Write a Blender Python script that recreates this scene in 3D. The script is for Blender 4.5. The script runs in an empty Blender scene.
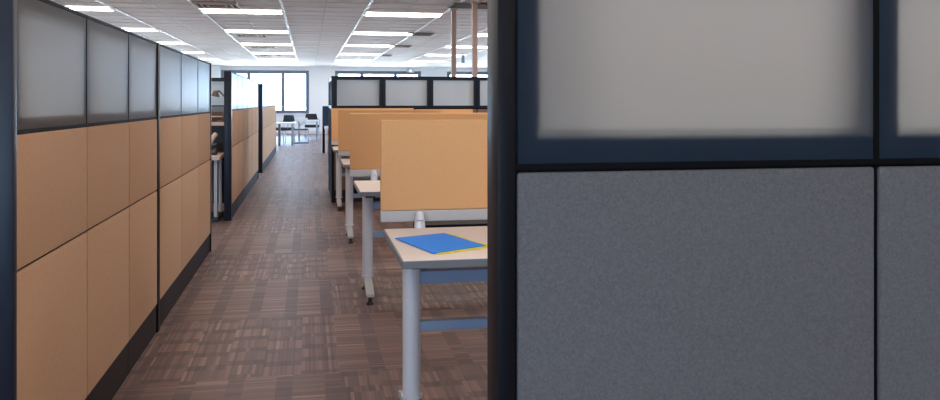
import bpy, bmesh, math, random
from mathutils import Vector, Matrix
random.seed(7)
SC = bpy.context.scene
COL = SC.collection

# ------------------------------------------------------------------ helpers
def lin(r, g, b):
    f = lambda v: (v/255/12.92) if v/255 <= .04045 else ((v/255+.055)/1.055)**2.4
    return (f(r), f(g), f(b), 1)

def new_mat(name):
    m = bpy.data.materials.new(name); m.use_nodes = True
    nt = m.node_tree; nt.nodes.clear()
    out = nt.nodes.new('ShaderNodeOutputMaterial')
    return m, nt, out

def N(nt, typ, **kw):
    n = nt.nodes.new(typ)
    for k, v in kw.items():
        if k in n.inputs: n.inputs[k].default_value = v
        else: setattr(n, k, v)
    return n

def mat(name, col, rough=.5, metal=0, var=.06, scale=30, bump=0, bscale=200, spec=.5, sheen=0, coords='Object', stretch=None):
    m, nt, out = new_mat(name)
    b = N(nt, 'ShaderNodeBsdfPrincipled', Roughness=rough, Metallic=metal)
    b.inputs['Specular IOR Level'].default_value = spec
    if sheen: b.inputs['Sheen Weight'].default_value = sheen
    tc = N(nt, 'ShaderNodeTexCoord')
    src = tc.outputs[coords]
    if stretch:
        mp = N(nt, 'ShaderNodeMapping'); mp.inputs['Scale'].default_value = stretch
        nt.links.new(src, mp.inputs['Vector']); src = mp.outputs[0]
    nz = N(nt, 'ShaderNodeTexNoise', Scale=scale, Detail=4.0)
    nt.links.new(src, nz.inputs['Vector'])
    mx = N(nt, 'ShaderNodeMix', data_type='RGBA')
    mx.inputs['A'].default_value = tuple(c*(1-var*2) for c in col[:3])+(1,)
    mx.inputs['B'].default_value = tuple(min(1, c*(1+var*2)) for c in col[:3])+(1,)
    for s in mx.inputs:
        if s.name == 'A' and s.type == 'RGBA': s.default_value = tuple(c*(1-var*2) for c in col[:3])+(1,)
        if s.name == 'B' and s.type == 'RGBA': s.default_value = tuple(min(1, c*(1+var*2)) for c in col[:3])+(1,)
    nt.links.new(nz.outputs['Fac'], mx.inputs[0])
    res = [o for o in mx.outputs if o.type == 'RGBA'][0]
    nt.links.new(res, b.inputs['Base Color'])
    if bump:
        n2 = N(nt, 'ShaderNodeTexNoise', Scale=bscale, Detail=3.0)
        nt.links.new(src, n2.inputs['Vector'])
        bp = N(nt, 'ShaderNodeBump', Strength=bump, Distance=.002)
        nt.links.new(n2.outputs['Fac'], bp.inputs['Height'])
        nt.links.new(bp.outputs[0], b.inputs['Normal'])
    nt.links.new(b.outputs[0], out.inputs[0])
    return m

def emit(name, col, s):
    m, nt, out = new_mat(name)
    e = N(nt, 'ShaderNodeEmission', Color=col, Strength=s)
    nt.links.new(e.outputs[0], out.inputs[0]); return m

def frosted(name, trans, diff, rough=.28, wt=.72, ior=1.3, gloss=1.0):
    m, nt, out = new_mat(name)
    t = N(nt, 'ShaderNodeBsdfTranslucent', Color=trans)
    d = N(nt, 'ShaderNodeBsdfDiffuse', Color=diff)
    g = N(nt, 'ShaderNodeBsdfGlossy', Roughness=rough, Color=(1, 1, 1, 1))
    fr = N(nt, 'ShaderNodeFresnel', IOR=ior)
    a = N(nt, 'ShaderNodeMixShader', Fac=wt)
    nt.links.new(d.outputs[0], a.inputs[1]); nt.links.new(t.outputs[0], a.inputs[2])
    b = N(nt, 'ShaderNodeMixShader')
    k = N(nt, 'ShaderNodeMath', operation='MULTIPLY'); k.inputs[1].default_value = gloss
    nt.links.new(fr.outputs[0], k.inputs[0])
    nt.links.new(k.outputs[0], b.inputs[0]); nt.links.new(a.outputs[0], b.inputs[1]); nt.links.new(g.outputs[0], b.inputs[2])
    nt.links.new(b.outputs[0], out.inputs[0]); return m

def clear_glass(name):
    m, nt, out = new_mat(name)
    t = N(nt, 'ShaderNodeBsdfTransparent', Color=(.97, .98, .98, 1))
    g = N(nt, 'ShaderNodeBsdfGlossy', Roughness=.03)
    fr = N(nt, 'ShaderNodeFresnel', IOR=1.45)
    b = N(nt, 'ShaderNodeMixShader')
    nt.links.new(fr.outputs[0], b.inputs[0]); nt.links.new(t.outputs[0], b.inputs[1]); nt.links.new(g.outputs[0], b.inputs[2])
    nt.links.new(b.outputs[0], out.inputs[0]); return m

def abox(bm, x0, x1, y0, y1, z0, z1, bev=0, seg=2):
    x0, x1 = sorted((x0, x1)); y0, y1 = sorted((y0, y1)); z0, z1 = sorted((z0, z1))
    r = bmesh.ops.create_cube(bm, size=1)
    for v in r['verts']:
        v.co = Vector(((x0+x1)/2+v.co.x*(x1-x0), (y0+y1)/2+v.co.y*(y1-y0), (z0+z1)/2+v.co.z*(z1-z0)))
    if bev:
        es = set(e for v in r['verts'] for e in v.link_edges)
        bmesh.ops.bevel(bm, geom=list(es), offset=bev, segments=seg, profile=.5, affect='EDGES')
    return bm

def cyl(bm, p0, p1, r0, r1=None, n=24):
    p0, p1 = Vector(p0), Vector(p1); r1 = r0 if r1 is None else r1
    d = p1-p0
    M = Matrix.Translation((p0+p1)/2) @ d.to_track_quat('Z', 'Y').to_matrix().to_4x4()
    bmesh.ops.create_cone(bm, cap_ends=True, segments=n, radius1=r0, radius2=r1, depth=d.length, matrix=M)
    return bm

def tube(bm, pts, r, n=10):
    for a, b in zip(pts, pts[1:]): cyl(bm, a, b, r, n=n)
    for p in pts[1:-1]:
        bmesh.ops.create_uvsphere(bm, u_segments=n, v_segments=6, radius=r, matrix=Matrix.Translation(p))
    return bm

def prism(bm, pts, axis, a0, a1, bev=0):
    """extrude a 2D outline along an axis (0=x: pts are (y,z); 1=y: pts are (x,z); 2=z: pts are (x,y))"""
    def P(p, a):
        return Vector((a, p[0], p[1])) if axis == 0 else Vector((p[0], a, p[1])) if axis == 1 else Vector((p[0], p[1], a))
    A = [bm.verts.new(P(p, a0)) for p in pts]; B = [bm.verts.new(P(p, a1)) for p in pts]
    fs = [bm.faces.new(A), bm.faces.new(B)]
    n = len(pts)
    for i in range(n): fs.append(bm.faces.new((A[i], A[(i+1) % n], B[(i+1) % n], B[i])))
    bmesh.ops.recalc_face_normals(bm, faces=fs)
    if bev:
        es = set(e for f in fs for e in f.edges)
        bmesh.ops.bevel(bm, geom=list(es), offset=bev, segments=2, profile=.5, affect='EDGES')
    return bm

def B(): return bmesh.new()

def obj(name, bm, m, parent=None, smooth=False, loc=None):
    me = bpy.data.meshes.new(name); bm.to_mesh(me); bm.free()
    if smooth:
        for p in me.polygons: p.use_smooth = True
    o = bpy.data.objects.new(name, me); COL.objects.link(o)
    me.materials.append(m)
    if parent:
        o.parent = parent
        # world coordinates in the mesh -> local to the parent's base
        if parent.get('_w'):
            T = Matrix.Translation(-Vector(parent['_w'])); me.transform(T)
            o['_w'] = parent['_w']
    if smooth:
        try: me.set_sharp_from_angle(angle=math.radians(40))
        except Exception: pass
    return o

def thing(name, label, cat, loc=(0, 0, 0), group=None, rotz=0):
    o = bpy.data.objects.new(name, None); COL.objects.link(o)
    o.empty_display_size = .1
    o.location = loc; o.rotation_euler = (0, 0, rotz)
    o['label'] = label; o['category'] = cat
    if group: o['group'] = group
    return o

def wthing(name, label, cat, loc, group=None):
    """thing whose parts are given in world coordinates"""
    o = thing(name, label, cat, loc, group); o['_w'] = list(loc); return o

def tag(o, label, cat, group=None):
    o['label'] = label; o['category'] = cat
    if group: o['group'] = group
    return o

def struct(name, bm, m, parent=None):
    o = obj(name, bm, m, parent)
    if parent is None: o['kind'] = 'structure'
    return o

def dup(root, loc, label, group=None, rotz=None):
    r = root.copy(); COL.objects.link(r); r.location = loc
    if rotz is not None: r.rotation_euler = (0, 0, rotz)
    r['label'] = label
    if group: r['group'] = group
    for ch in list(root.children):
        c = ch.copy(); COL.objects.link(c); c.parent = r
        for g in ch.children:
            d = g.copy(); COL.objects.link(d); d.parent = c
    return r

# ------------------------------------------------------------------ materials
M = {}
M['tan'] = mat('tan_fabric', lin(205, 164, 130), .9, var=.05, scale=60, bump=.5, bscale=420, spec=.15, sheen=.1)
M['grey_fabric'] = mat('grey_fabric', lin(122, 121, 122), .9, var=.2, scale=260, bump=.6, bscale=500, spec=.15, sheen=.1)
M['orange'] = mat('orange_screen_fabric', lin(224, 172, 120), .85, var=.03, scale=80, bump=.3, bscale=420, spec=.2)
M['navy_metal'] = mat('navy_painted_metal', lin(24, 31, 46), .38, var=.03, scale=12, spec=.3)
M['post'] = mat('near_black_post', lin(17, 19, 27), .45, var=.03, scale=12, spec=.22)
M['black'] = mat('black_trim', lin(14, 14, 18), .6, var=.05, scale=40, spec=.15)
M['kick'] = mat('dark_brown_kick', lin(50, 41, 41), .6, var=.06, scale=20, spec=.2)
M['laminate'] = mat('pale_maple_laminate', lin(232, 220, 213), .45, var=.02, scale=40, spec=.4)
M['edge'] = mat('grey_desk_edging', lin(120, 126, 132), .5, var=.03, scale=40)
M['silver'] = mat('silver_painted_steel', lin(214, 217, 222), .32, metal=.1, var=.02, scale=30, spec=.5)
M['beam'] = mat('steel_with_blue_reflection', lin(142, 166, 194), .35, metal=.2, var=.03, scale=30)  # silver metal with the blue of reflected light mixed into its colour
M['rail'] = mat('grey_aluminium', lin(186, 186, 186), .45, metal=.1, var=.02, scale=30)
M['dark'] = mat('dark_plastic', lin(30, 32, 38), .5, var=.05, scale=30)
M['blue_paper'] = mat('blue_paper', lin(64, 148, 250), .7, var=.01, scale=20, spec=.2)
M['yellow_paper'] = mat('yellow_paper', lin(240, 216, 50), .7, var=.02, scale=20, spec=.2)
M['wall'] = mat('grey_white_paint', lin(214, 214, 216), .8, var=.01, scale=6, spec=.2)
M['base'] = mat('baseboard_paint', lin(198, 194, 196), .6, var=.02, scale=6)
M['tbar'] = mat('white_tee_bar', lin(240, 240, 240), .4, var=.01, scale=6)
M['winframe'] = mat('grey_window_frame', lin(92, 104, 118), .4, var=.03, scale=10)
M['pole'] = mat('tan_power_pole', lin(190, 160, 146), .5, var=.03, scale=10)
M['lamp_metal'] = mat('bronze_lamp_metal', lin(112, 96, 84), .4, metal=.4, var=.05, scale=30)
M['cream'] = mat('cream_plastic', lin(224, 206, 188), .5, var=.02, scale=30)
M['brown'] = mat('brown_panel', lin(120, 92, 78), .7, var=.06, scale=30)
M['navy_fabric'] = mat('navy_fabric', lin(52, 66, 88), .85, var=.08, scale=120, bump=.4, spec=.2)
M['chair_fabric'] = mat('charcoal_chair_fabric', lin(44, 48, 56), .8, var=.08, scale=120, spec=.2)
M['chrome'] = mat('blue_grey_chrome', lin(150, 160, 172), .3, metal=.6, var=.03, scale=30)
M['white_top'] = mat('white_table_top', lin(226, 230, 232), .35, var=.01, scale=30)
M['fixture'] = mat('white_fixture_steel', lin(236, 234, 232), .45, var=.01, scale=10)
M['grille'] = mat('brown_grey_grille', lin(104, 92, 86), .6, var=.06, scale=30)
M['throat'] = mat('brown_vent_throat', lin(96, 70, 60), .7, var=.05, scale=20)
M['louvre'] = mat('louvre_steel', lin(196, 178, 168), .5, var=.03, scale=30)
M['sign_blue'] = emit('blue_lamp', (.25, .5, 1, 1), 1.0)
M['light'] = emit('fluorescent_diffuser', (1, .92, .86, 1), 3.6)
M['frost_side'] = frosted('frosted_glass', (.50, .545, .55, 1), (.30, .26, .25, 1), .30, .80, 1.25, .42)
M['frost_far'] = frosted('frosted_glass_pale', (.74, .72, .68, 1), (.30, .29, .28, 1), .3, .80, 1.2, .3)
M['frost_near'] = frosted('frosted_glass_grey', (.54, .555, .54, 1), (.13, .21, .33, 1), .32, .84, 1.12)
M['clear'], nt_, out_ = new_mat('clear_inner_glass')
tr_ = N(nt_, 'ShaderNodeBsdfTransparent', Color=(.98, .98, .98, 1)); nt_.links.new(tr_.outputs[0], out_.inputs[0])
M['glass'] = clear_glass('window_glass')

def ceiling_material():
    m, nt, out = new_mat('acoustic_tile')
    b = N(nt, 'ShaderNodeBsdfPrincipled', Roughness=.75)
    b.inputs['Specular IOR Level'].default_value = .25
    tc = N(nt, 'ShaderNodeTexCoord')
    mp = N(nt, 'ShaderNodeMapping'); mp.inputs['Scale'].default_value = (1/.61, 1/.61, 0)
    mp.inputs['Location'].default_value = (.38/.61, -(13.25-.305)/.61, 0)
    nt.links.new(tc.outputs['Object'], mp.inputs['Vector'])
    fl = N(nt, 'ShaderNodeVectorMath', operation='FLOOR'); nt.links.new(mp.outputs[0], fl.inputs[0])
    wn = N(nt, 'ShaderNodeTexWhiteNoise', noise_dimensions='2D'); nt.links.new(fl.outputs[0], wn.inputs['Vector'])
    m2 = N(nt, 'ShaderNodeMapping'); m2.inputs['Scale'].default_value = (1.2, 9, 1)
    nt.links.new(tc.outputs['Object'], m2.inputs['Vector'])
    nz = N(nt, 'ShaderNodeTexNoise', Scale=1.6, Detail=5.0); nt.links.new(m2.outputs[0], nz.inputs['Vector'])
    ad = N(nt, 'ShaderNodeMath', operation='MULTIPLY_ADD'); ad.inputs[1].default_value = .35
    nt.links.new(wn.outputs['Value'], ad.inputs[0]); nt.links.new(nz.outputs['Fac'], ad.inputs[2])
    cr = N(nt, 'ShaderNodeValToRGB')
    cr.color_ramp.elements[0].position = .3; cr.color_ramp.elements[0].color = lin(226, 218, 214)
    cr.color_ramp.elements[1].position = .95; cr.color_ramp.elements[1].color = lin(246, 241, 238)
    nt.links.new(ad.outputs[0], cr.inputs[0]); nt.links.new(cr.outputs[0], b.inputs['Base Color'])
    nt.links.new(b.outputs[0], out.inputs[0]); return m
M['ceiling'] = ceiling_material()

def carpet_material():
    m, nt, out = new_mat('carpet_tile')
    L = nt.links.new
    def math_(op, a, b=None, c=None):
        n = N(nt, 'ShaderNodeMath', operation=op)
        for i, v in enumerate((a, b, c)):
            if v is None: continue
            if isinstance(v, (int, float)): n.inputs[i].default_value = v
            else: L(v, n.inputs[i])
        return n.outputs[0]
    def mixf(f, a, b): # a + f*(b-a)
        return math_('MULTIPLY_ADD', f, math_('SUBTRACT', b, a), a)
    tc = N(nt, 'ShaderNodeTexCoord'); sp = N(nt, 'ShaderNodeSeparateXYZ'); L(tc.outputs['Object'], sp.inputs[0])
    S = 1.05
    x = math_('SUBTRACT', sp.outputs[0], .14); y = math_('SUBTRACT', sp.outputs[1], 3.88)
    ix = math_('FLOOR', math_('DIVIDE', x, S)); iy = math_('FLOOR', math_('DIVIDE', y, S))
    par = math_('FLOORED_MODULO', math_('ADD', ix, iy), 2.0)     # 1: stripes run one way, 0: the other
    u = mixf(par, x, y); v = mixf(par, y, x)                     # u along the stripes
    row = math_('FLOOR', math_('DIVIDE', v, .0875))
    def wn(a, b, c=0.0):
        cb = N(nt, 'ShaderNodeCombineXYZ')
        for i, q in enumerate((a, b, c)):
            if isinstance(q, (int, float)): cb.inputs[i].default_value = q
            else: L(q, cb.inputs[i])
        n = N(nt, 'ShaderNodeTexWhiteNoise', noise_dimensions='3D'); L(cb.outputs[0], n.inputs['Vector'])
        return n.outputs['Value']
    per = .21
    u2 = math_('ADD', u, math_('MULTIPLY', math_('FLOORED_MODULO', math_('FLOOR', math_('DIVIDE', row, 2.0)), 2.0), par))
    seg = math_('FLOOR', math_('DIVIDE', u2, per)); fr = math_('SUBTRACT', math_('DIVIDE', u2, per), seg)
    short = math_('GREATER_THAN', fr, .66)
    w = .016
    patch = wn(math_('ADD', seg, math_('MULTIPLY', short, .37)), math_('FLOOR', math_('DIVIDE', row, 2.0)), par)
    stripe = wn(math_('FLOOR', math_('DIVIDE', v, w)), math_('ADD', seg, math_('MULTIPLY', short, .5)), par)
    longs = wn(math_('FLOOR', math_('DIVIDE', v, w)), iy, ix)
    fine = wn(math_('FLOOR', math_('DIVIDE', v, .007)), iy, ix)
    bright = math_('GREATER_THAN', stripe, .93)
    val = math_('ADD', math_('MULTIPLY', patch, .16), math_('MULTIPLY', stripe, .20))
    val = math_('ADD', val, math_('MULTIPLY', longs, .30))
    val = math_('ADD', val, math_('MULTIPLY', fine, .26))
    val = math_('SUBTRACT', val, math_('MULTIPLY', short, .25))
    val = math_('ADD', val, math_('MULTIPLY', bright, .25))
    val = math_('ADD', val, .12)
    nz = N(nt, 'ShaderNodeTexNoise', Scale=140.0, Detail=2.0); L(tc.outputs['Object'], nz.inputs['Vector'])
    val = math_('ADD', val, math_('MULTIPLY', math_('SUBTRACT', nz.outputs['Fac'], .5), .35))
    cr = N(nt, 'ShaderNodeValToRGB'); e = cr.color_ramp.elements
    e[0].position = 0; e[0].color = lin(80, 63, 62)
    e[1].position = 1; e[1].color = lin(162, 129, 113)
    k = e.new(.5); k.color = lin(110, 88, 84)
    L(val, cr.inputs[0])
    b = N(nt, 'ShaderNodeBsdfPrincipled', Roughness=.47)
    b.inputs['Specular IOR Level'].default_value = .38
    L(cr.outputs[0], b.inputs['Base Color'])
    bp = N(nt, 'ShaderNodeBump', Strength=.12, Distance=.002); L(nz.outputs['Fac'], bp.inputs['Height']); L(bp.outputs[0], b.inputs['Normal'])
    L(b.outputs[0], out.inputs[0]); return m
M['carpet'] = carpet_material()

# ------------------------------------------------------------------ room shell
XL, XR, YB, YF, CH = -9.0, 10.0, -7.0, 33.0, 2.62
struct('floor', abox(B(), XL-.3, XR+.3, YB-.3, YF+.3, -.1, 0), M['carpet'])
ceil = struct('ceiling', abox(B(), XL-.3, XR+.3, YB-.3, YF+.3, CH, CH+.1), M['ceiling'])
bm = B()
k = -8
while -.38+1.22*k < XR:
    x = -.38+1.22*k
    if x > XL: abox(bm, x-.015, x+.015, YB, YF, CH-.012, CH+.001)
    k += 1
y = 13.25-.305-.61*34
bm2 = B()
while y < YF:
    if y > YB: abox(bm2, XL, XR, y-.009, y+.009, CH-.006, CH+.001)
    y += .61
k = -8
while -.38+.61+1.22*k < XR:
    x = .23+1.22*k
    if x > XL: abox(bm2, x-.009, x+.009, YB, YF, CH-.005, CH+.001)
    k += 1
obj('main_tee', bm, M['tbar'], ceil)
M['cross'] = mat('grey_cross_tee', lin(214, 207, 203), .5, var=.02, scale=6)
obj('cross_tee', bm2, M['cross'], ceil)

def wall_y(name, y0, y1, holes, z_sill, z_head):
    bm = B(); xs = XL-.1
    abox(bm, XL-.1, XR+.1, y0, y1, 0, z_sill); abox(bm, XL-.1, XR+.1, y0, y1, z_head, CH)
    for a, b in holes:
        abox(bm, xs, a, y0, y1, z_sill, z_head); xs = b
    abox(bm, xs, XR+.1, y0, y1, z_sill, z_head)
    return struct(name, bm, M['wall'])

f_, cx_, cy_, H_ = 835, 470, 102, 1.24
TH = math.atan((470-309)/f_); c_, s_ = math.cos(TH), math.sin(TH)
def atY(px, Y):
    t = (px-cx_)/f_; z = Y/(c_-t*s_); return t*z*c_+z*s_

SILL, HEAD = .80, 2.46
holes = [(atY(221, YF), atY(309, YF)), (atY(335, YF), atY(421, YF)), (atY(447, YF), atY(533, YF)), (atY(559, YF), atY(640, YF))]
holes = [(holes[0][0]-1.5*3.4-1.0, holes[0][0]-1.0)] + holes
wall_y('wall_far', YF, YF+.2, holes, SILL, HEAD)
added_bholes = [(-7.5, -5), (-4, -1.2)]  # unseen rear windows, added for cool light from behind the camera
wall_y('wall_back', YB-.2, YB, added_bholes, SILL, HEAD)
added_sholes = [(13.5, 17), (18, 21.5), (22.5, 26), (27, 30.5)]  # unseen side windows, added to bring daylight onto the ceiling
def wall_x(name, x0, x1):
    bm = B(); ys = YB-.2
    abox(bm, x0, x1, ys, YF+.2, 0, SILL); abox(bm, x0, x1, ys, YF+.2, HEAD, CH)
    for a, b in added_sholes: abox(bm, x0, x1, ys, a, SILL, HEAD); ys = b
    abox(bm, x0, x1, ys, YF+.2, SILL, HEAD)
    struct(name, bm, M['wall'])
wall_x('wall_left', XL-.2, XL); wall_x('wall_right', XR, XR+.2)
struct('baseboard_far', abox(B(), XL, XR, YF-.02, YF-.0005, 0, .12), M['base'])
x0, x1 = holes[1][0]-.38, holes[1][0]-.04
struct('trim_1', abox(B(), x0, x1, YF-.22, YF-.001, 0.0, CH-.013), M['wall'])

def window(n, a, b, y, facing):
    w = b-a
    fm = B(); t = .13; yy0, yy1 = (y+.03, y+.10) if facing > 0 else (y-.10, y-.03)
    abox(fm, a, b, yy0, yy1, SILL, SILL+t); abox(fm, a, b, yy0, yy1, HEAD-t, HEAD)
    xs = [a+t/2, a+w*.31, a+w*.70, b-t/2]
    for x in xs: abox(fm, x-t/2, x+t/2, yy0, yy1, SILL+t, HEAD-t)
    o = struct('window_%d' % n, fm, M['winframe'])
    for p, q in zip(xs, xs[1:]):
        obj('pane', abox(B(), p+t/2, q-t/2, (yy0+yy1)/2-.004, (yy0+yy1)/2+.004, SILL+t, HEAD-t), M['glass'], o)
    obj('sill', abox(B(), a, b, y-.05, y+.03, SILL-.03, SILL) if facing > 0 else abox(B(), a, b, y-.03, y+.05, SILL-.03, SILL), M['wall'], o)
n = 1
for a, b in holes: window(n, a, b, YF, 1); n += 1
for a, b in added_bholes: window(n, a, b, YB, -1); n += 1  # added fill windows behind the camera
for X in (XL-.1, XR+.1):
    for a, b in added_sholes:
        fm = B(); ys = [a+.03, a+(b-a)*.33, a+(b-a)*.67, b-.03]
        abox(fm, X-.03, X+.03, a, b, SILL, SILL+.055); abox(fm, X-.03, X+.03, a, b, HEAD-.055, HEAD)
        for q in ys: abox(fm, X-.03, X+.03, q-.03, q+.03, SILL+.055, HEAD-.055)
        o = struct('window_%d' % n, fm, M['winframe']); n += 1  # added side window, there only for its daylight
        for p, q in zip(ys, ys[1:]): obj('pane', abox(B(), X-.004, X+.004, p+.03, q-.03, SILL+.055, HEAD-.055), M['glass'], o)

# ------------------------------------------------------------------ cubicle partitions
ZK, ZM, ZG, ZT, TK = .152, .765, 1.152, 1.548, .066
def partition(label, group, mp, bounds, tile_mat, glass_mat, start_post, end_post, mids=(), gap=.0058, margin=.036, ring=None, front_ring=False, zg=None, zm=None, post=None, soft=False, mid_post=None):
    """mp(u,v,z): u runs along the partition, v out of its visible face"""
    def bx(u0, u1, v0, v1, z0, z1, bev=0, seg=2, bm=None):
        a, b = mp(u0, v0, z0), mp(u1, v1, z1)
        return abox(bm or B(), a[0], b[0], a[1], b[1], a[2], b[2], bev, seg)
    u0, u1 = bounds[0], bounds[-1]
    zg = zg or ZG; zm = zm or ZM; post = post or M['navy_metal']
    rv, gv, inset = (0, -.030, margin) if front_ring else (-.0095, -.004, 0)
    L0 = mp(u0, -TK/2, 0)
    t = wthing('cubicle_partition', label, 'partition', (L0[0], L0[1], 0), group)
    # structural core: black seams show between the tiles
    fm = B()
    bx(u0, u1, -TK+.012, -.010, ZK, zg, bm=fm)
    bx(u0, u1, -TK, -.0015, zg, zg+.009, bm=fm)
    bx(u0, u1, -TK, -.001, ZT, ZT+.012, bm=fm)
    for u in bounds:
        a, b = max(u0, u-.005), min(u1, u+.005)
        bx(a, b, -TK, -.0025, zg+.009, ZT, bm=fm)
    obj('frame', fm, M['black'], t)
    for a, b in zip(bounds, bounds[1:]):
        m = [q for q in mids if abs(q[0]-a) < .03]; a2 = m[0][1] if m else a
        m = [q for q in mids if abs(q[0]-b) < .03 and False]
        obj('fabric_tile', bx(a2+gap, b-gap, -.011, 0, ZK+.003, zm-.003, .005, 3), tile_mat, t, smooth=True)
        obj('fabric_tile', bx(a2+gap, b-gap, -.011, 0, zm+.003, zg-.004, .005, 3), tile_mat, t, smooth=True)
        gp = obj('glass_pane', bx(a2+.005+inset, b-.005-inset, gv-.005, gv, zg+.009+inset, ZT-inset), M['clear'], t)
        gp.data.materials.append(glass_mat)
        nv = Vector(mp(0, 1, 0))-Vector(mp(0, 0, 0))
        for p in gp.data.polygons:
            if p.normal.dot(nv) > .5: p.material_index = 1
        rg = B(); mg = margin
        bot, rgt = (.052, .031) if soft else (mg, mg); r2, r3 = (-.012, -.019) if soft else (rv, rv)
        bx(a2+.005, b-.005, -TK+.002, r2, zg+.009, zg+.009+bot, bm=rg); bx(a2+.005, b-.005, -TK+.002, rv, ZT-mg, ZT, bm=rg)
        bx(a2+.005, a2+.005+mg, -TK+.002, rv, zg+.009+bot, ZT-mg, bm=rg); bx(b-.005-rgt, b-.005, -TK+.002, r3, zg+.009+bot, ZT-mg, bm=rg)
        obj('pane_frame', rg, ring or M['navy_metal'], t)
        kp = bx(a2+.002, b-.002, -TK+.008, -.006, .0, ZK-.003, .002, 1)
        obj('kick_plate', kp, M['kick'], t)
    obj('back_panel', bx(u0+.002, u1-.002, -TK, -TK+.011, ZK, zg-.003), tile_mat, t)
    if start_post: obj('end_post', bx(start_post[0], start_post[1], -TK-.004, .004, 0, ZT+.014, .002, 2), post, t, smooth=True)
    if end_post: obj('end_post', bx(end_post[0], end_post[1], -TK-.004, .004, 0, ZT+.014, .002, 2), post, t, smooth=True)
    for a, b in mids:
        obj('connector_post', bx(a+.002, b-.001, -TK-.003, .003, 0, ZT+.013, .002, 2), mid_post or post, t, smooth=True)
    return t

XA = -.80
left = lambda u, v, z: (XA+v, u, z)
partition('long tan fabric partition with frosted panes along the near left side of the aisle', 'partitions along the left of the aisle',
          left, [2.515, 3.283, 4.012, 4.725, 5.60, 6.42, 7.19], M['tan'], M['frost_side'], (2.483, 2.515), (7.19, 7.225), mids=[(4.725, 4.79)], mid_post=M['post'])
partition('tan partition with dark end post just past the opening with the desk lamp', 'partitions along the left of the aisle',
          left, [9.10, 9.86, 10.62, 11.38, 12.2, 13.0, 13.8], M['tan'], M['frost_side'], (9.03, 9.10), (13.8, 13.83))
partition('farthest tan partition on the left, ending near the meeting tables by the windows', 'partitions along the left of the aisle',
          left, [15.05, 16.1, 17.2, 18.3, 19.3, 20.2, 21.0], M['tan'], M['frost_side'], (14.97, 15.05), (21.0, 21.03))
# back wall of the second left cubicle, seen through the opening
partition('partition closing the back of the left cubicle, behind the desk lamp', None,
          lambda u, v, z: (u, 11.46-v, z), [-3.2, -2.4, -1.6, -.87], M['tan'], M['frost_side'], (-3.23, -3.2), None, front_ring=True)
# grey partition beside the camera
YN = 1.2
partition('dark grey fabric partition with frosted panes filling the near right side', None,
          lambda u, v, z: (u, YN-v, z), [.299, .902, 1.5, 2.1], M['grey_fabric'], M['frost_near'], (.272, .299), (2.1, 2.127), gap=.0042, margin=.0385, zg=1.139, zm=.69, post=M['post'], soft=True)
# partition behind the rows of desks
YD = 10.42
partition('dark framed partition of grey frosted panes behind the last orange screen', None,
          lambda u, v, z: (u, YD-v, z), [.30, .90, 1.50, 2.10, 2.70, 3.30], M['brown'], M['frost_far'], (.27, .30), (3.30, 3.33), margin=.034, front_ring=True)
partition('dark partition wing running back from the end of the grey frosted partition', None,
          lambda u, v, z: (.272-v, u, z), [10.52, 11.2, 11.9], M['navy_fabric'], M['frost_side'], None, (11.9, 11.93), margin=.034, front_ring=True)

# ------------------------------------------------------------------ desks and screens
DH, DD = .70, .735
def desk(xa, yf, w, label, tray_x, group='desks along the right of the aisle'):
    t = wthing('desk', label, 'desk', (xa+w/2, yf+DD/2, 0), group)
    yb = yf+DD
    top = obj('desktop', abox(B(), xa+.004, xa+w-.004, yf+.004, yb-.004, DH-.026, DH, .003), M['laminate'], t)
    ed = B()
    abox(ed, xa, xa+w, yf-.002, yf+.004, DH-.028, DH-.002, .0015, 1); abox(ed, xa, xa+w, yb-.004, yb+.002, DH-.028, DH-.002, .0015, 1)
    abox(ed, xa-.002, xa+.004, yf, yb, DH-.028, DH-.002, .0015, 1); abox(ed, xa+w-.004, xa+w+.002, yf, yb, DH-.028, DH-.002, .0015, 1)
    obj('edge_band', ed, M['edge'], top)
    yl = yf+.31
    for i, xl in enumerate((xa+.068, xa+w-.068)):
        lm = B(); cyl(lm, (xl, yl, .135), (xl, yl, DH-.027), .034, n=32)
        leg = obj('leg', lm, M['silver'], t, smooth=True)
        obj('collar', cyl(B(), (xl, yl, .125), (xl, yl, .137), .039, n=32), M['silver'], leg, smooth=True)
        fm = B()
        s = 1 if i == 0 else -1
        for d in (-1, 1):
            prism(fm, [(yl, .124), (yl, .08), (yl+d*.06, .07), (yl+d*.235, .044), (yl+d*.25, .05), (yl+d*.25, .069), (yl+d*.07, .113), (yl+d*.035, .124)], 0, xl-.024, xl+.024, .003)
        obj('foot', fm, M['rail'], leg)
        for d in (-1, 1):
            gm = B()
            cyl(gm, (xl, yl+d*.222, .012), (xl, yl+d*.222, .05), .012, n=12); cyl(gm, (xl, yl+d*.222, 0), (xl, yl+d*.222, .013), .024, .02, n=20)
            obj('glide', gm, M['dark'], leg, smooth=True)
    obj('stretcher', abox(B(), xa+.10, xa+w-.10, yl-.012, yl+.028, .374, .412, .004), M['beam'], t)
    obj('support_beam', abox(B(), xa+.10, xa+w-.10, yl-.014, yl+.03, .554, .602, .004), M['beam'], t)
    for xl in (xa+.068, xa+w-.068): obj('top_bracket', abox(B(), xl-.03, xl+.03, yl-.24, yl+.3, DH-.045, DH-.0265, .003), M['dark'], t)
    if tray_x: obj('cable_tray', abox(B(), tray_x, xa+w-.05, yb+.085, yb+.26, DH-.10, DH-.003, .004), M['black'], t)
    return t

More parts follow.
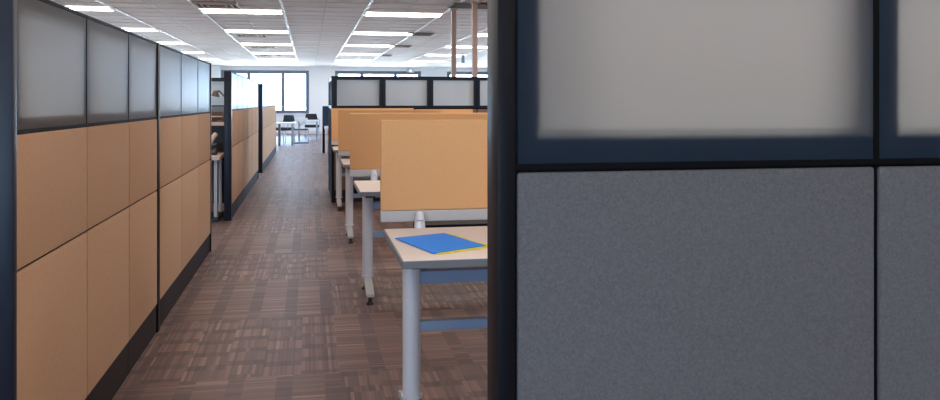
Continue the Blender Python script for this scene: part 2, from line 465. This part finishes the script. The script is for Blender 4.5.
def screen(x0, x1, y, label, group='orange screens along the desks', ztop=1.163, posts=None):
    t = wthing('privacy_screen', label, 'desk screen', ((x0+x1)/2, y, DH), group)
    obj('panel', abox(B(), x0, x1, y, y+.030, .770, ztop, .006, 3), M['orange'], t, smooth=True)
    obj('rail', abox(B(), x0, x1, y-.004, y+.034, .722, .7695, .003), M['rail'], t)
    posts = posts or (x0+.165, x1-.165)
    for xp in posts:
        cm = B()
        cyl(cm, (xp, y-.030, DH), (xp, y-.030, DH+.03), .024, .022, n=24); cyl(cm, (xp, y-.030, DH+.03), (xp, y-.024, DH+.068), .022, .016, n=24)
        obj('clamp', cm, M['silver'], t, smooth=True)
    return t

desk(.312, 2.827, 1.07, 'nearest desk with pale top holding the blue sheet', .47)
desk(.300, 5.050, 1.07, 'second desk from the camera, behind the nearest orange screen', .31)
desk(.290, 7.300, 1.07, 'third desk from the camera, behind the second orange screen', .31)
desk(.275, 9.530, 1.02, 'farthest desk along the aisle, against the grey frosted partition', None)
desk(1.32, 9.530, .78, 'side desk beside the farthest one, against the frosted partition', None, 'desks along the right of the aisle')
screen(.303, 1.30, 3.600, 'nearest orange screen, standing behind the blue sheet')
screen(.278, 1.28, 5.835, 'second orange screen from the camera along the desks')
screen(.274, 1.276, 8.085, 'third orange screen from the camera along the desks, just before the farthest one')
screen(.268, 1.266, 10.235, 'farthest orange screen, directly before the grey frosted panes')
screen(1.28, 2.01, 10.235, 'short orange screen just right of the farthest one', ztop=1.150)

# blue sheet over yellow sheet
def sheet(name, label, corners, z0, z1, m):
    o = obj(name, prism(B(), corners, 2, z0, z1), m); tag(o, label, 'paper'); return o
sheet('yellow_sheet', 'yellow sheet peeking out from under the blue one on the nearest desk', [(.447, 2.914), (.675, 3.034), (.617, 3.20), (.566, 3.368), (.545, 3.37), (.42, 3.25)], DH+.0005, DH+.0025, M['yellow_paper'])
sheet('blue_sheet', 'plain blue square sheet lying on the nearest desk', [(.332, 3.278), (.541, 3.364), (.646, 3.046), (.433, 2.930)], DH+.003, DH+.006, M['blue_paper'])

# ------------------------------------------------------------------ left cubicle contents (seen through the opening)
HX = .685
t = wthing('desk', 'cream edged desk in the left cubicle behind the dark end post', 'desk', (-1.5, 9.4, 0))
obj('desktop', abox(B(), -2.3, -.905, 8.92, 9.62, HX-.045, HX, .004), M['cream'], t)
for y in (9.05, 9.5):
    for x in (-1.055, -.955, -2.2):
        obj('leg', abox(B(), x-.017, x+.017, y-.02, y+.02, .04, HX-.046, .003), M['rail'], t)
obj('foot', abox(B(), -1.1, -.92, 8.98, 9.56, 0.0, .039, .004), M['dark'], t)
obj('foot', abox(B(), -2.25, -2.15, 8.98, 9.56, 0.0, .039, .004), M['dark'], t)
obj('modesty_panel', abox(B(), -2.3, -.905, 9.60, 9.62, .12, HX-.047), M['dark'], t)
t = wthing('desk_riser', 'riser shelf with cream top and shade-darkened back standing on the left cubicle desk', 'shelf', (-1.5, 9.5, HX))
obj('shelf', abox(B(), -2.2, -.875, 9.34, 9.6, .985, 1.02, .004), M['cream'], t)
obj('back', abox(B(), -2.2, -.875, 9.58, 9.60, HX+.002, .984), M['dark'], t)  # dark panel paints in the shaded space under the shelf
obj('upper_board', abox(B(), -2.2, -.875, 9.575, 9.60, 1.0205, 1.13), M['brown'], t)
obj('ledge', abox(B(), -2.2, -.875, 9.46, 9.574, 1.075, 1.087), M['cream'], t)
obj('cap', abox(B(), -2.2, -.875, 9.55, 9.61, 1.1305, 1.19, .004), M['edge'], t)
for x in (-2.2, -.895): obj('side', abox(B(), x, x+.02, 9.36, 9.575, HX+.001, .984), M['dark'], t)
# phone
t = wthing('desk_phone', 'desk phone with cream handset on the left cubicle desk', 'phone', (-1.03, 9.1, HX))
prism_pts = [(9.0, HX+.001), (9.22, HX+.001), (9.22, HX+.11), (9.17, HX+.12), (9.0, HX+.03)]
obj('body', prism(B(), prism_pts, 0, -1.13, -.955, .004), M['dark'], t)
hb = B()
tube(hb, [Vector((-1.045, 9.02, HX+.055)), Vector((-1.02, 9.07, HX+.12)), Vector((-.985, 9.12, HX+.19)), Vector((-.965, 9.15, HX+.215))], .024, 14)
obj('handset', hb, M['cream'], t, smooth=True)['label'] = 'cream handset'
cb = B(); pts = [Vector((-1.10+.03*i/8+.012*math.cos(i*1.9), 9.0-.01+.012*math.sin(i*1.9), HX+.05+.18*i/24)) for i in range(25)]
pts = [Vector((-1.08+.07*math.sin(math.pi*i/24)*.5, 9.03+.1*i/24, HX+.04+.2*math.sin(math.pi*i/30))) for i in range(25)]
tube(cb, pts, .006, 8); obj('cord', cb, M['dark'], t, smooth=True)
# lamp
t = wthing('desk_lamp', 'bent arm desk lamp standing on the riser shelf in the left cubicle', 'lamp', (-1.0, 9.44, 1.02))
obj('base', cyl(B(), (-.93, 9.43, 1.0202), (-.93, 9.43, 1.04), .05, .045, 24), M['lamp_metal'], t, smooth=True)
ab = B(); tube(ab, [Vector((-.92, 9.43, 1.035)), Vector((-.893, 9.43, 1.29)), Vector((-.963, 9.43, 1.362)), Vector((-.995, 9.43, 1.350))], .0085, 10)
obj('arm', ab, M['lamp_metal'], t, smooth=True)
hb = B(); cyl(hb, (-.992, 9.43, 1.362), (-1.004, 9.43, 1.300), .02, .05, 24)
obj('lamp_shade', hb, M['lamp_metal'], t, smooth=True)

# ------------------------------------------------------------------ far zone past the wing partition
t = wthing('desk', 'far workstation with navy screen beyond the frosted partition', 'desk', (.9, 20.8, 0))
obj('screen', abox(B(), .32, 1.5, 20.6, 20.64, .66, 1.14, .006), M['navy_fabric'], t)
obj('desktop', abox(B(), .36, 1.5, 19.9, 20.59, .60, .64, .004), M['laminate'], t)
obj('pedestal', abox(B(), .44, .80, 20.0, 20.55, .03, .599, .004), M['tan'], t)
obj('leg', abox(B(), .32, .38, 20.58, 20.66, 0, .655, .004), M['black'], t)
obj('leg', abox(B(), 1.42, 1.48, 20.1, 20.5, 0, .599, .004), M['black'], t)

# ------------------------------------------------------------------ meeting tables and chairs by the windows
def table(loc, w, d, h, label, legm, ins=.07):
    t = thing('meeting_table', label, 'table', loc, 'meeting tables by the windows')
    obj('tabletop', abox(B(), -w/2, w/2, -d/2, d/2, h-.035, h, .006), M['white_top'], t)
    for sx in (-1, 1):
        for sy in (-1, 1):
            obj('leg', abox(B(), sx*(w/2-ins)-.026, sx*(w/2-ins)+.026, sy*(d/2-.06)-.025, sy*(d/2-.06)+.025, 0, h-.036, .004), M['lamp_metal'] if legm and sx < 0 and sy < 0 else M['chrome'], t)
    return t
def wpos(px, z):
    l = (px-cx_)/f_*z; return (l*c_+z*s_, z*c_-l*s_)
a = wpos(286, 24.0); table((a[0], a[1], 0), .56, .7, .655, 'nearer white meeting table by the windows, beside the last tan partition', True, .10)
a = wpos(308, 27.0); table((a[0], a[1], 0), .70, .7, .66, 'farther white meeting table by the windows, with the black chair behind it', False)

def chair(loc, rz, label):
    t = thing('side_chair', label, 'chair', loc, 'chairs at the meeting tables', rz)
    sb = B(); abox(sb, -.23, .23, -.22, .22, .38, .47, .025, 3); obj('seat', sb, M['chair_fabric'], t, smooth=True)
    bb = B(); n = 8
    pts_o = []; pts_i = []
    for i in range(n+1):
        a = math.radians(-62+124*i/n); pts_o.append((.30*math.sin(a)*.86, .21+.05*math.cos(a))); pts_i.append((.27*math.sin(a)*.86, .18+.05*math.cos(a)))
    prism(bb, pts_o+pts_i[::-1], 2, .63, .84, .008)
    for v in bb.verts:
        if v.co.z > .8: v.co.x *= .78
    obj('backrest', bb, M['chair_fabric'], t, smooth=True)
    for sx in (-1, 1):
        for sy in (-1, 1):
            lm = B(); top = .41 if sy < 0 else .66
            tube(lm, [Vector((sx*.21, sy*.22+(.02 if sy > 0 else -.01), 0)), Vector((sx*.205, sy*.20, .42))] + ([Vector((sx*.2, .235, .70))] if sy > 0 else []), .013, 10)
            obj('leg', lm, M['chrome'], t, smooth=True)
    for sx in (-1, 1):
        am = B(); tube(am, [Vector((sx*.24, -.15, .45)), Vector((sx*.25, -.15, .62)), Vector((sx*.25, .15, .64)), Vector((sx*.215, .22, .66))], .012, 10)
        obj('arm', am, M['chrome'], t, smooth=True)
    return t
a = wpos(286, 23.4); ch = chair((a[0], 25.1, 0), 0, 'black chair with curved back behind the nearer meeting table')
ch.location = (a[0]-.10, 25.85, 0); ch.rotation_euler = (0, 0, math.radians(-35))
a = wpos(312, 27.6); dup(ch, (a[0], a[1]+.65, 0), 'black chair with curved back behind the farther meeting table', None, math.radians(5))
# pale sled-base chair
a = wpos(301, 24.9)
t = thing('sled_chair', 'pale sled-base chair with metal frame between the two meeting tables', 'chair', (a[0], a[1], 0))
obj('seat', abox(B(), -.21, .21, 0, .42, .40, .43, .01), M['chair_fabric'], t)
for y in (0.0, .40):
    fm = B(); tube(fm, [Vector((-.22, y, .395)), Vector((-.22, y, .013)), Vector((.22, y, .013)), Vector((.22, y, .395)), Vector((-.22, y, .395))], .013, 10)
    obj('sled_frame', fm, M['chrome'], t, smooth=True)
bm = B(); tube(bm, [Vector((0, .38, .43)), Vector((0, .42, .52)), Vector((-.10, .43, .66))], .014, 10); tube(bm, [Vector((0, .42, .52)), Vector((.10, .43, .66))], .014, 10)
obj('back_support', bm, M['chrome'], t, smooth=True)
obj('backrest', abox(B(), -.19, .19, .42, .45, .62, .76, .012), M['white_top'], t)

# ------------------------------------------------------------------ ceiling things
def light_proto(label):
    t = thing('ceiling_light', label, 'ceiling light', (0, 0, CH), 'ceiling lights')
    fm = B(); w, d = .60, .18
    abox(fm, -w, w, -d, -d+.018, -.016, 0); abox(fm, -w, w, d-.018, d, -.016, 0)
    abox(fm, -w, -w+.018, -d+.018, d-.018, -.016, 0); abox(fm, w-.018, w, -d+.018, d-.018, -.016, 0)
    obj('frame', fm, M['fixture'], t)
    obj('diffuser', abox(B(), -w+.018, w-.018, -d+.018, d-.018, -.013, -.004), M['light'], t)
    return t
ORD = ['first', 'second', 'third', 'fourth', 'fifth', 'sixth']
cols = [(-3.43, 'above the left partition'), (-.99, 'over the left edge of the aisle'), (1.45, 'over the orange screens'), (3.89, 'near the tan power poles')]
proto = None
for ci, (cx, where) in enumerate(cols):
    for r in range(1 if cx > 3 else 0, 5):
        y = 13.05+3.66*r
        lab = '%s ceiling light from the camera in the line %s' % (ORD[r-(cx > 3)], where)
        if proto is None:
            proto = light_proto(lab); proto.location = (cx, y, CH-.012)
        else: dup(proto, (cx, y, CH-.012), lab)

def diffuser_proto(label):
    t = thing('air_diffuser', label, 'air vent', (0, 0, CH), 'air vents in the ceiling')
    fm = B()
    for r in (.295, .215, .135):
        w = .022
        abox(fm, -r, r, -r, -r+w, -.022, 0); abox(fm, -r, r, r-w, r, -.022, 0); abox(fm, -r, -r+w, -r+w, r-w, -.022, 0); abox(fm, r-w, r, -r+w, r-w, -.022, 0)
    obj('louvre', fm, M['louvre'], t)
    obj('throat', abox(B(), -.272, .272, -.272, .272, -.008, -.001), M['throat'], t)
    return t
dp = diffuser_proto('square louvred air vent beside the first light over the aisle'); dp.location = (-1.27, 12.2, CH-.012)
for r, (x, y) in enumerate(((-1.15, 17.6), (-1.12, 21.3), (-1.1, 25.0))):
    dup(dp, (x, y, CH-.012), 'square louvred air vent just beyond the %s light over the aisle' % ORD[r+1])
def grille(x, y, w, label):
    gp = thing('return_grille', label, 'air grille', (x, y, CH-.012), 'dark return grilles in the ceiling')
    gm = B(); d = .27
    abox(gm, -w, w, -d, -d+.02, -.016, 0); abox(gm, -w, w, d-.02, d, -.016, 0); abox(gm, -w, -w+.02, -d+.02, d-.02, -.016, 0); abox(gm, w-.02, w, -d+.02, d-.02, -.016, 0)
    obj('frame', gm, M['grille'], gp)
    gm = B()
    for i in range(12): abox(gm, -w+.02, w-.02, -.24+.042*i, -.222+.042*i, -.012, -.004)
    obj('slats', gm, M['grille'], gp); obj('backing', abox(B(), -w+.02, w-.02, -.25, .25, -.003, 0), M['black'], gp)
grille(2.19, 16.7, .25, 'dark return grille beside the second light over the orange screens')
grille(2.19, 20.4, .25, 'dark return grille beside the third light over the orange screens')
grille(2.12, 24.5, .25, 'dark return grille beside the fourth light over the orange screens')
grille(2.52, 11.62, .56, 'wide dark return grille where the tan power poles meet the ceiling')

def pole(px, z, label):
    x, y = wpos(px, z)
    t = thing('power_pole', label, 'pole', (x, y, 0), 'power poles')
    obj('pole', abox(B(), -.035, .035, -.035, .035, .012, CH-.03, .006), M['pole'], t)
    obj('foot_plate', abox(B(), -.06, .06, -.06, .06, 0, .012, .003), M['pole'], t)
    obj('ceiling_plate', abox(B(), -.055, .055, -.055, .055, CH-.0299, CH-.0125, .003), M['pole'], t)
pole(453.6, 12.3, 'tan power pole rising behind the frosted partition, the one farther from the grey wall')
pole(474.6, 11.4, 'tan power pole rising beside the edge of the grey partition')
# small ceiling hardware
x, y = wpos(463, 23.2)
t = thing('hanging_sensor', 'small grey cylinder hanging from the ceiling beyond the power poles', 'sensor', (x, y, CH-.30))
obj('body', cyl(B(), (0, 0, 0), (0, 0, .22), .045, n=20), M['winframe'], t, smooth=True)
obj('stem', cyl(B(), (0, 0, .22), (0, 0, .286), .015, n=12), M['winframe'], t, smooth=True)
x = atY(410.5, 32.9)
t = thing('emergency_light', 'small pale wall box with a blue light above the middle window', 'wall light', (x, 32.93, HEAD-.05))
obj('box', abox(B(), -.14, .14, -.05, .065, 0, .15, .01), M['base'], t)
obj('lamp', cyl(B(), (0, -.065, .07), (0, -.0505, .07), .045, n=20), M['sign_blue'], t)

# ------------------------------------------------------------------ light
def area(name, loc, sx, sy, power, col, rot=(0, 0, 0), portal=False):
    l = bpy.data.lights.new(name, 'AREA'); l.shape = 'RECTANGLE'; l.size = sx; l.size_y = sy
    l.energy = power; l.color = col
    o = bpy.data.objects.new(name, l); COL.objects.link(o); o.location = loc; o.rotation_euler = rot
    if portal: l.cycles.is_portal = True
    return o
# the rest of the fluorescent fixtures: overhead and behind the camera, and off to the sides
P = 3.15*1.16*.56*math.pi
for cx in (-5.87, -3.43, -.99, 1.45, 3.89, 6.33):
    for r in range(-4, 6):
        y = 13.05+3.66*r
        if r >= (1 if cx > 3 else 0) and -4 < cx < 4.2 and r < 5: continue
        if r == 5 and cx != -.99 and cx != 1.45: continue
        area('ceiling_lamp', (cx, y, CH-.02), 1.16, .56, P, (1, .93, .87))
for a, b in holes:
    area('window_portal', ((a+b)/2, YF+.25, (SILL+HEAD)/2), b-a, HEAD-SILL, 1, (1, 1, 1), (math.radians(-90), 0, 0), True)
for a, b in added_bholes:
    area('window_portal', ((a+b)/2, YB-.25, (SILL+HEAD)/2), b-a, HEAD-SILL, 1, (1, 1, 1), (math.radians(90), 0, 0), True)

for a, b in added_sholes:
    area('window_portal', (XL-.25, (a+b)/2, (SILL+HEAD)/2), HEAD-SILL, b-a, 1, (1, 1, 1), (0, math.radians(-90), 0), True)
    area('window_portal', (XR+.25, (a+b)/2, (SILL+HEAD)/2), HEAD-SILL, b-a, 1, (1, 1, 1), (0, math.radians(90), 0), True)
w = bpy.data.worlds.new('sky'); SC.world = w; w.use_nodes = True
nt = w.node_tree; nt.nodes.clear()
bg = N(nt, 'ShaderNodeBackground', Strength=8.8)
tc = N(nt, 'ShaderNodeTexCoord'); sp = N(nt, 'ShaderNodeSeparateXYZ'); nt.links.new(tc.outputs['Generated'], sp.inputs[0])
cr = N(nt, 'ShaderNodeValToRGB'); mr = N(nt, 'ShaderNodeMapRange'); mr.inputs[1].default_value = -.2; mr.inputs[2].default_value = .2
cr.color_ramp.elements[0].position = .45; cr.color_ramp.elements[0].color = (.70, .88, 1.0, 1)   # unseen ground, made brighter than the sky to lift the ceiling
cr.color_ramp.elements[1].position = .55; cr.color_ramp.elements[1].color = (.29, .48, .74, 1)   # hazy sky
nt.links.new(sp.outputs['Z'], mr.inputs[0]); nt.links.new(mr.outputs[0], cr.inputs[0]); nt.links.new(cr.outputs[0], bg.inputs['Color'])
wo = nt.nodes.new('ShaderNodeOutputWorld'); nt.links.new(bg.outputs[0], wo.inputs[0])

# ------------------------------------------------------------------ camera
cam = bpy.data.cameras.new('camera'); co = bpy.data.objects.new('camera', cam); COL.objects.link(co)
cam.sensor_width = 36; cam.lens = f_/940*36; cam.shift_y = -(200-cy_)/940
co.location = (0, 0, H_); co.rotation_euler = (math.radians(90), 0, -TH)
cam.clip_start = .05; cam.clip_end = 200
SC.camera = co
vs = SC.view_settings
vs.view_transform = 'Standard'; vs.look = 'None'; vs.gamma = 1; vs.use_curve_mapping = False; vs.exposure = 1.8
SC.cycles.use_denoising = True
SC.cycles.max_bounces = 10; SC.cycles.diffuse_bounces = 6; SC.cycles.transmission_bounces = 6; SC.cycles.transparent_max_bounces = 12
SC.cycles.sample_clamp_indirect = 6
for o in list(bpy.data.objects):
    if '_w' in o: del o['_w']
